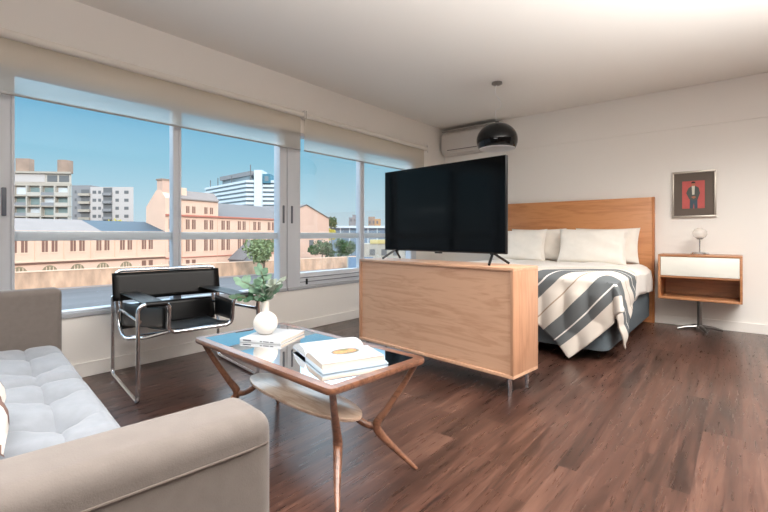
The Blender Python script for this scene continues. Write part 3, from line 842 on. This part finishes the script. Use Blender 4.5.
mat('gate_blue', (104,124,146), .7)
mat('crown_green', (120,128,84), .8, noise=.35, nscale=1.2); mat('crown_yellow', (196,176,74), .8, noise=.25, nscale=1.2); mat('crown_dark', (66,88,50), .8, noise=.3, nscale=1.2)
mat('bark', (90,72,56), .9)
tag(MB().box(-420, XL-.3, -200, 500, -6.2, -6.0).build('street', 'asphalt', smooth=False), kind='structure')
FA = R(99.03)
def block(par, name, m, x0, x1, y0, y1, z0, z1, lab=None):
    return MB().box(x0, x1, y0, y1, z0, z1).build(name, m, par, smooth=False, label=lab)
def win(par, x, w, z0, z1, m='shutter_brown', y=0., trim=None):
    f = MB().box(x-w/2, x+w/2, y-.05, y+.02, z0, z1).build('window', m, par, smooth=False)
    if trim:
        MB().box(x-w/2-.12, x+w/2+.12, y-.06, y+.02, z0-.14, z0).build('window_sill', trim, f, smooth=False)
        MB().box(x-.03, x+.03, y-.07, y-.05, z0, z1).build('window_bar', trim, f, smooth=False)
# left wing with blind arches
t = thing('long_building', 'long low peach building with arched openings and a part slate blue roof', 'building', (-71.5, 11.9, 0), FA)
block(t, 'wall', 'peach_plaster', -9, 20.4, 0, 13, -6, 1.52)
MB().prism([(-.35, 1.5), (6, 3.36), (7, 3.36), (13.3, 1.5)], -9, 10.4, 'x').build('roof', 'roof_pale', t, smooth=False)
MB().prism([(-.36, 1.5), (6, 3.32), (7, 3.32), (13.3, 1.5)], 10.4, 20.38, 'x').build('slate_roof', 'roof_slate', t, smooth=False)
block(t, 'gutter', 'peach_trim', -9, 20.4, -.4, 0, 1.38, 1.56)
block(t, 'cornice', 'peach_trim', -9, 20.4, -.22, 0, -2.62, -2.44); block(t, 'cornice', 'shutter_brown', -9, 20.4, -.16, 0, -2.86, -2.74)
for k in range(-2, 6):
    c = .55+3.36*k
    for d in (-.56, .56): win(t, c+d, .66, -1.3, .3, trim='peach_trim')
    if k < 5:
        pts = [(c+.92*math.cos(PI*q/12), -4.1+1.0*math.sin(PI*q/12)) for q in range(13)]
        a = MB().prism([(c+.92, -5.2)]+pts+[(c-.92, -5.2)], -.05, .02, 'y').build('arch', 'arch_grille', t, smooth=False)
        for q in (-.4, 0, .4): MB().box(c+q-.04, c+q+.04, -.09, -.05, -5.2, -3.3).build('arch_bar', 'peach_trim', a, smooth=False)
    else:
        for d in (-.56, .56): win(t, c+d, .66, -4.2, -3.1)
for k in range(5): MB().tube([(2.25+3.36*k, -.06, 1.4), (2.25+3.36*k, -.06, -2.4)], .05, 6).build('drainpipe', 'peach_trim', t)
# taller wing: attic at the gable end, long roof behind the red cornice
t = thing('tall_wing', 'taller peach wing with a gable end chimney, red cornice and paired shutters', 'building', (-71.5, 11.9, 0), FA)
MB().prism([(0, -6), (0, 7.3), (1.3, 8.7), (2.6, 8.7), (5.6, 5.9), (5.6, -6)], 20.42, 31, 'x').build('gable_block', 'peach_plaster', t, smooth=False)
MB().prism([(-.25, 7.2), (1.3, 8.75), (2.6, 8.75), (2.6, 8.9), (1.2, 8.9), (-.25, 7.4)], 22.2, 31, 'x').build('attic_roof', 'roof_pale', t, smooth=False)
block(t, 'wall', 'peach_plaster', 31, 48, 0, 12, -6, 4.4)
MB().prism([(-.3, 4.45), (6, 7.55), (7, 7.55), (12.3, 4.45)], 31, 48, 'x').build('roof', 'roof_grey', t, smooth=False)
ch = block(t, 'chimney', 'gable_plaster', 20.45, 22.3, .9, 2.4, 8, 10.35); block(ch, 'chimney_cap', 'flat_tan', 20.3, 22.45, .8, 2.5, 10.35, 10.6)
block(t, 'dormer', 'peach_trim', 22.3, 24.6, .3, 3, 7.3, 9.3)
block(t, 'cornice', 'red_cornice', 20.42, 48, -.3, 0, 4.25, 4.55); block(t, 'string_course', 'red_cornice', 20.42, 48, -.14, 0, -3.0, -2.85)
for i, c in enumerate((22.0, 25.2, 28.9, 32.7, 36.6, 40.6, 44.6)):
    for d in (-.6, .6):
        win(t, c+d, .7, 2.0, 3.75, trim='peach_trim'); win(t, c+d, .7, -1.9, .2, trim='peach_trim')
        if i in (1, 2): win(t, c+d, .62, 4.85, 6.1, trim='peach_trim')
        if i < 2: win(t, c+d, .7, -5., -3.4)
for s in (23.6, 30.8, 38.6): MB().tube([(s, -.08, 4.2), (s, -.08, -5.9)], .06, 6).build('drainpipe', 'peach_trim', t)
# gabled wing seen through the second window
t = thing('gabled_wing', 'plain peach gable wall facing the second window, beyond the taller wing', 'building', (-71.5, 11.9, 0), FA)
MB().prism([(48.25, -6), (48.25, 5.8), (55.3, 8.15), (64, 5.2), (64, -6)], -.6, 14, 'y').build('wall', 'gable_plaster', t, smooth=False)
MB().prism([(48.2, 6.0), (55.3, 8.3), (64.3, 5.25), (64.3, 5.05), (55.3, 8.1), (48.2, 5.8)], -.8, 14, 'y').build('roof', 'roof_grey', t, smooth=False)
for c in (57.2, 60.4): win(t, c, 1.6, -2.2, -.2, 'window_dark', -.6)
# lean-to
t = thing('lean_to_shed', 'small grey lean-to with a sloping roof against the peach wing', 'shed', (-69.0, 43.4, 0), FA)
MB().prism([(0, -6), (0, -3.6), (4.6, -.2), (6.2, -.2), (6.2, -6)], 0, 4, 'y').build('wall', 'flat_grey', t, smooth=False)
MB().prism([(-.3, -3.65), (4.6, -.05), (6.4, -.05), (6.4, .1), (4.5, .1), (-.3, -3.45)], -.2, 4, 'y').build('roof', 'roof_grey', t, smooth=False)
for c in (3.2, 4.8): win(t, c, .8, -5.2, -3.9, 'window_dark')
# street wall
t = thing('boundary_wall', 'long stained peach boundary wall along the street across from the windows', 'wall', (-68.9, 11.5, 0), R(85.06))
block(t, 'wall_body', 'wall_stained', -12, 58, 0, .35, -6, -3.7); block(t, 'coping', 'peach_trim', -12, 58, -.06, .41, -3.7, -3.55)
block(t, 'kerb', 'roof_pale', -12, 58, -1.6, 0, -6, -5.9)
# apartment blocks behind
RI = R(39.8)
t = thing('apartment_block', 'cream apartment block with glazed balconies and two brown rooftop tanks, across the street', 'building', (-143, 23.9, 0), RI+R(6))
MB().prism([(-12, 0), (14.9, 0), (5, 10), (-12, 10)], -6, 17.0, 'z').build('wall', 'flat_cream', t, smooth=False)
MB().prism([(-12, -.5), (15, -.5), (5, 10), (-12, 10)], 16.8, 17.3, 'z').build('parapet', 'balcony_slab', t, smooth=False); block(t, 'cornice', 'balcony_slab', -12, 15, -.7, 0, 13.6, 14.3)
block(t, 'attic_panel', 'flat_white', -11, 8.0, -.1, 0, 14.6, 16.6)
for x in (9.9, 13.0): win(t, x, 2.6, 14.7, 16.4, 'window_dark', -.02)
for f in range(5):
    zb = 11.1-2.62*f
    for k in range(-3, 4):
        x = 2.2+3.6*k
        win(t, x, 3.0, zb+.3, zb+2.1, 'window_green' if (f+k) % 3 else 'hotel_white', -.02)
    b = block(t, 'balcony', 'balcony_slab', -12, 15, -1.2, 0, zb-.25, zb)
    for k in range(-3, 4):
        if (f*5+k*3) % 4: block(b, 'railing', 'flat_cream' if k % 2 else 'flat_grey', 2.2+3.6*k-1.7, 2.2+3.6*k+1.7, -1.2, -1.1, zb, zb+.8)
for k in range(-3, 5): block(t, 'pier', 'flat_cream', .25+3.6*k, .55+3.6*k, -1.2, 0, -6, 13.6)
block(t, 'tank_house', 'flat_tan', -.4, 3.1, 1, 3, 17.3, 20.8)
MB().lathe([(0, 0), (1.8, 0), (1.8, 3.2), (0, 3.4)], c=(12.0, 2, 17.3), n=24).build('water_tank', 'flat_tan', t)
t.scale.x = .92
t = thing('slab_block', 'pale slab of flats with a dark balcony strip, right behind the yellow tree', 'building', (-167.4, 42.7, 0), RI)
block(t, 'wall', 'flat_grey', -.3, 5.9, 0, 12, -6, 17.2, 'grey side wing'); MB().prism([(5.9, -.3), (19.9, -.3), (9, 12), (5.9, 12)], -6, 16.6, 'z').build('wall', 'flat_white', t, smooth=False)
block(t, 'balcony_strip', 'window_dark', 10.1, 13.0, -.36, 0, 4, 16.4)
for f in range(5):
    z = 14-2.6*f
    block(t, 'balcony', 'flat_grey', 10.1, 13.0, -1.0, -.3, z-.2, z+.7); block(t, 'balcony', 'balcony_slab', 2.2, 5.8, -.9, 0, z-.3, z+.5)
    win(t, 4, 2.6, z+.6, z+1.8, 'window_dark'); win(t, .9, .6, z+.6, z+1.5, 'window_dark')
    for x, w in ((7.2, 1.2), (8.9, .9), (14.6, 1.1), (17.6, 1.4)): win(t, x, w, z+.4, z+1.4, 'window_dark', -.3)
t = thing('hotel_tower', 'large white high-rise with stacked balcony bands and a teal rooftop box', 'building', (-248.2, 157.5, 0), RI)
foot = [(0, 0), (19.5, 2), (19.5, 50), (-30, 70), (-46.2, 47)]
def off(p, d): cx, cy = -7, 32; return [(cx+(x-cx)*(1+d), cy+(y-cy)*(1+d)) for x, y in p]
MB().prism(off(foot, -.02), -6, 36.5, 'z').build('core', 'hotel_glass', t, smooth=False)
for f in range(9):
    z = 36.8-2.87*f
    MB().prism(off(foot, .01), z-1.55, z, 'z').build('balcony_band', 'hotel_white', t, smooth=False)
block(t, 'stair_tower', 'hotel_white', 5.6, 10.6, -1.2, 12, -6, 43.2)
b = block(t, 'rooftop_box', 'teal_box', 10.8, 15.8, 0, 9, 34.8, 40.8); block(b, 'panel', 'hotel_glass', 12.2, 14.6, -.15, 0, 36.2, 39.4)
MB().prism([(1.5, 3), (4.5, 6), (-22, 36), (-27, 31)], 36.7, 40.2, 'z').build('roof_storey', 'hotel_glass', t, smooth=False)
MB().prism([(2.5, 1.5), (6.5, 6), (-21, 38), (-29, 31)], 40.2, 43.0, 'z').build('canopy', 'flat_grey', t, smooth=False)
for x, y, h in ((2.5, 1.5, 47), (-15, 16, 41.5), (-31, 33, 42.5), (-40, 42, 42)): MB().tube([(x, y, 36.7), (x, y, h)], .35, 6).build('mast', 'window_dark', t)
t = thing('pale_house', 'small pale house showing just over the slate roof', 'building', (-130.6, 51.2, 0), RI)
block(t, 'wall', 'flat_cream', 0, 3.9, 0, 6, -6, 7.6); block(t, 'roof', 'flat_tan', -.3, 2.4, -.3, 6, 7.6, 8.1); win(t, 2.6, .8, 5.6, 6.8, 'window_dark')
t = thing('station_hall', 'low blue grey hall with a white roof edge beyond the gable wall', 'building', (-111, 102.7, 0), RI)
block(t, 'wall', 'station_blue', 0, 26, 0, 20, -6, 3.4); block(t, 'roof', 'hotel_white', -.5, 27, -1, 21, 3.4, 4.2)
for k in range(7): block(t, 'pillar', 'hotel_white', 3.2*k+1, 3.2*k+1.3, -.4, 0, -6, 3.4)
t = thing('grey_tower_block', 'distant grey block of flats above the white roof edge', 'building', (-178, 181.2, 0), RI)
block(t, 'wall', 'flat_grey', 0, 7, 0, 8, -6, 11.4); block(t, 'roof_house', 'flat_grey', 2, 5, 1, 6, 11.4, 13)
for k in range(3): win(t, 1.4+2.1*k, 1.1, 9, 10.4, 'window_dark')
t = thing('orange_tower_block', 'distant tan and orange block of flats next to the television edge', 'building', (-153.6, 171.2, 0), RI)
block(t, 'wall', 'flat_tan', 0, 3.4, 0, 8, -6, 10.8); block(t, 'wall', 'orange_brick', 3.4, 6.6, 0, 8, -6, 9.6, 'orange brick half')
for k in range(3): win(t, .8+2*k, .9, 7, 8.6, 'window_dark')
t = thing('yellow_depot', 'low beige depot with a yellow top band behind the blue gate', 'building', (-75.4, 79.6, 0), RI)
block(t, 'wall', 'beige_wall', 0, 16, 0, 8, -6, -1.2); block(t, 'fascia', 'yellow_wall', 3.4, 16, -.2, 8, -1.2, -.25)
for k in range(4): win(t, 4+3*k, 1.4, -4.2, -2.6, 'window_dark')
t = thing('gate', 'blue grey sheet gate in the street wall near the cabinet', 'gate', (-61.6, 62.6, 0), RI)
block(t, 'leaf', 'gate_blue', 0, 2.3, 0, .12, -5.9, -3.5); block(t, 'leaf', 'gate_blue', 2.35, 5, 0, .12, -5.9, -3.5)
for x in (-.3, 5.05): block(t, 'post', 'beige_wall', x, x+.28, -.1, .3, -6, -3.3)
def tree(name, label, loc, rx, rz_, zc, m, n, size, seed, group=None):
    rn = random.Random(seed); t = thing(name, label, 'tree', loc, 0, group)
    MB().tube([(0, 0, 0), (.1, 0, zc*.5), (0, .1, zc)], [.16, .12, .07], 8).build('trunk', 'bark', t)
    cr = MB()
    lumps = [(Vector((rn.uniform(-.55, .55)*rx, rn.uniform(-.55, .55)*rx, zc+rn.uniform(-.5, .5)*rz_)), rn.uniform(.45, .7)) for _ in range(9)]
    for k in range(n):
        c, q = lumps[k % 9]
        d = Vector((rn.gauss(0, 1), rn.gauss(0, 1), rn.gauss(0, 1))).normalized()*rn.uniform(.55, 1)
        p = c+Vector((d.x*rx*q, d.y*rx*q, d.z*rz_*q))
        a = Vector((rn.gauss(0, 1), rn.gauss(0, 1), rn.gauss(0, 1))).normalized(); b = a.orthogonal().normalized()
        s = size*rn.uniform(.6, 1.2)
        cr.quad(p-a*s, p-b*s*.5, p+a*s, p+b*s*.5)
    cr.build('crown', m, t, smooth=False)
tree('street_tree', 'bushy green street tree in front of the peach wing, behind the plant sprigs', (-59.9, 41.3, -6), 2.9, 2.3, 4.4, 'crown_green', 1500, .30, 1)
tree('street_tree', 'dark green tree behind the street wall, below the gable edge', (-72, 64.8, -6), 2.6, 2.4, 3.9, 'crown_dark', 1200, .32, 2)
tree('street_tree', 'dark green tree beside the beige depot', (-70.5, 70.5, -6), 2.4, 2.4, 3.8, 'crown_dark', 1200, .32, 3)
tree('street_tree', 'yellow leaved tree showing above the long low roof', (-109.4, 36.9, -6), 3.4, 2.2, 8.4, 'crown_yellow', 900, .35, 4)
tree('street_tree', 'small yellow green tree against the blue grey hall', (-82.4, 77.4, -6), 1.2, 1.4, 7.2, 'crown_yellow', 500, .3, 5)
tree('street_tree', 'tall dark tree rising above the hall next to the gable', (-106, 99.6, -6), 2.0, 2.2, 11.2, 'crown_dark', 700, .4, 6)
# ------------------------------------------------------------------ camera, light, world
cam = bpy.data.cameras.new('camera'); co = bpy.data.objects.new('camera', cam); COL.objects.link(co)
cam.sensor_width = 36; cam.lens = 430/768*36; cam.shift_y = -21/768
co.location = (0, 0, 1.0); co.rotation_euler = (R(90), 0, math.atan2(.640, .768)); cam.clip_end = 2000; cam.clip_start = .02
S.camera = co

def light(name, kind, loc, energy, color, size=1., rot=(0,0,0), sy=None, spot=None):
    l = bpy.data.lights.new(name, kind); o = bpy.data.objects.new(name, l); COL.objects.link(o)
    l.energy = energy; l.color = color; o.location = loc; o.rotation_euler = rot
    if kind == 'AREA':
        l.size = size
        if sy: l.shape = 'RECTANGLE'; l.size_y = sy
    elif kind == 'SUN': l.angle = size
    else: l.shadow_soft_size = size
    return o
def aim(o, target):
    o.rotation_euler = (Vector(target)-o.location).to_track_quat('-Z', 'Y').to_euler()
sun = light('sun', 'SUN', (20, -20, 30), 1.9, (1, .94, .86), R(.6)); sun.rotation_euler = Vector((-.85, .32, -.46)).to_track_quat('-Z', 'Y').to_euler()
LIGHTS = [
    light('fill_down_behind', 'AREA', (-1.1, -.2, 2.6), 52, (1, .99, .98), 2.0, (0, 0, 0), 1.8),  # added fill over the sofa, out of frame, no real fitting
    light('fill_up_behind', 'AREA', (.3, -2.45, 1.6), 80, (1, .985, .97), 2.6, (0, 0, 0), .5),  # added fill behind the camera, thrown up to brighten the ceiling
    light('fill_down_right', 'AREA', (.8, 2.8, 2.6), 130, (1, .985, .965), 1.4, (0, 0, 0), 2.6),  # invented overhead fill brightening the back wall, outside the view
    light('fill_up_right', 'AREA', (2.0, 1.3, .3), 280, (1, .985, .965), .6, (0, 0, 0), 3.6),  # added fill low at the right, bounced off the ceiling
]
LIGHTS[1].rotation_euler = (R(180-30), 0, 0)
LIGHTS[3].rotation_euler = (0, R(180-23), 0)
LIGHTS[3].data.spread = R(92); LIGHTS[1].data.spread = R(150)
LIGHTS[0].data.spread = R(110); LIGHTS[2].data.spread = R(150)

wd = bpy.data.worlds.new('world'); S.world = wd; wd.use_nodes = True; nt = wd.node_tree
bg = nt.nodes['Background']; tc = nt.nodes.new('ShaderNodeTexCoord'); sp = nt.nodes.new('ShaderNodeSeparateXYZ')
nt.links.new(tc.outputs['Generated'], sp.inputs[0])
r = nt.nodes.new('ShaderNodeValToRGB'); nt.links.new(sp.outputs['Z'], r.inputs['Fac'])
e = r.color_ramp.elements
e[0].position = 0; e[0].color = (*lin((196,214,222)), 1); e[1].position = 1; e[1].color = (*lin((170,205,235)), 1)
for p_, c_ in ((.07, (178,210,222)), (.16, (144,194,214)), (.24, (116,175,205)), (.32, (208,226,236))):
    k = e.new(p_); k.color = (*lin(c_), 1)
mr = nt.nodes.new('ShaderNodeMapRange'); mr.inputs[1].default_value = .25; mr.inputs[2].default_value = .36; mr.inputs[3].default_value = 1.0; mr.inputs[4].default_value = 4.5
nt.links.new(sp.outputs['Z'], mr.inputs[0]); nt.links.new(r.outputs['Color'], bg.inputs['Color']); nt.links.new(mr.outputs[0], bg.inputs['Strength'])

S.view_settings.view_transform = 'Standard'; S.view_settings.look = 'None'; S.view_settings.exposure = .15; S.view_settings.gamma = 1
S.view_settings.use_curve_mapping = False
S.cycles.max_bounces = 10; S.cycles.diffuse_bounces = 6; S.cycles.transparent_max_bounces = 16
S.cycles.use_denoising = True
S.cycles.sample_clamp_indirect = 6
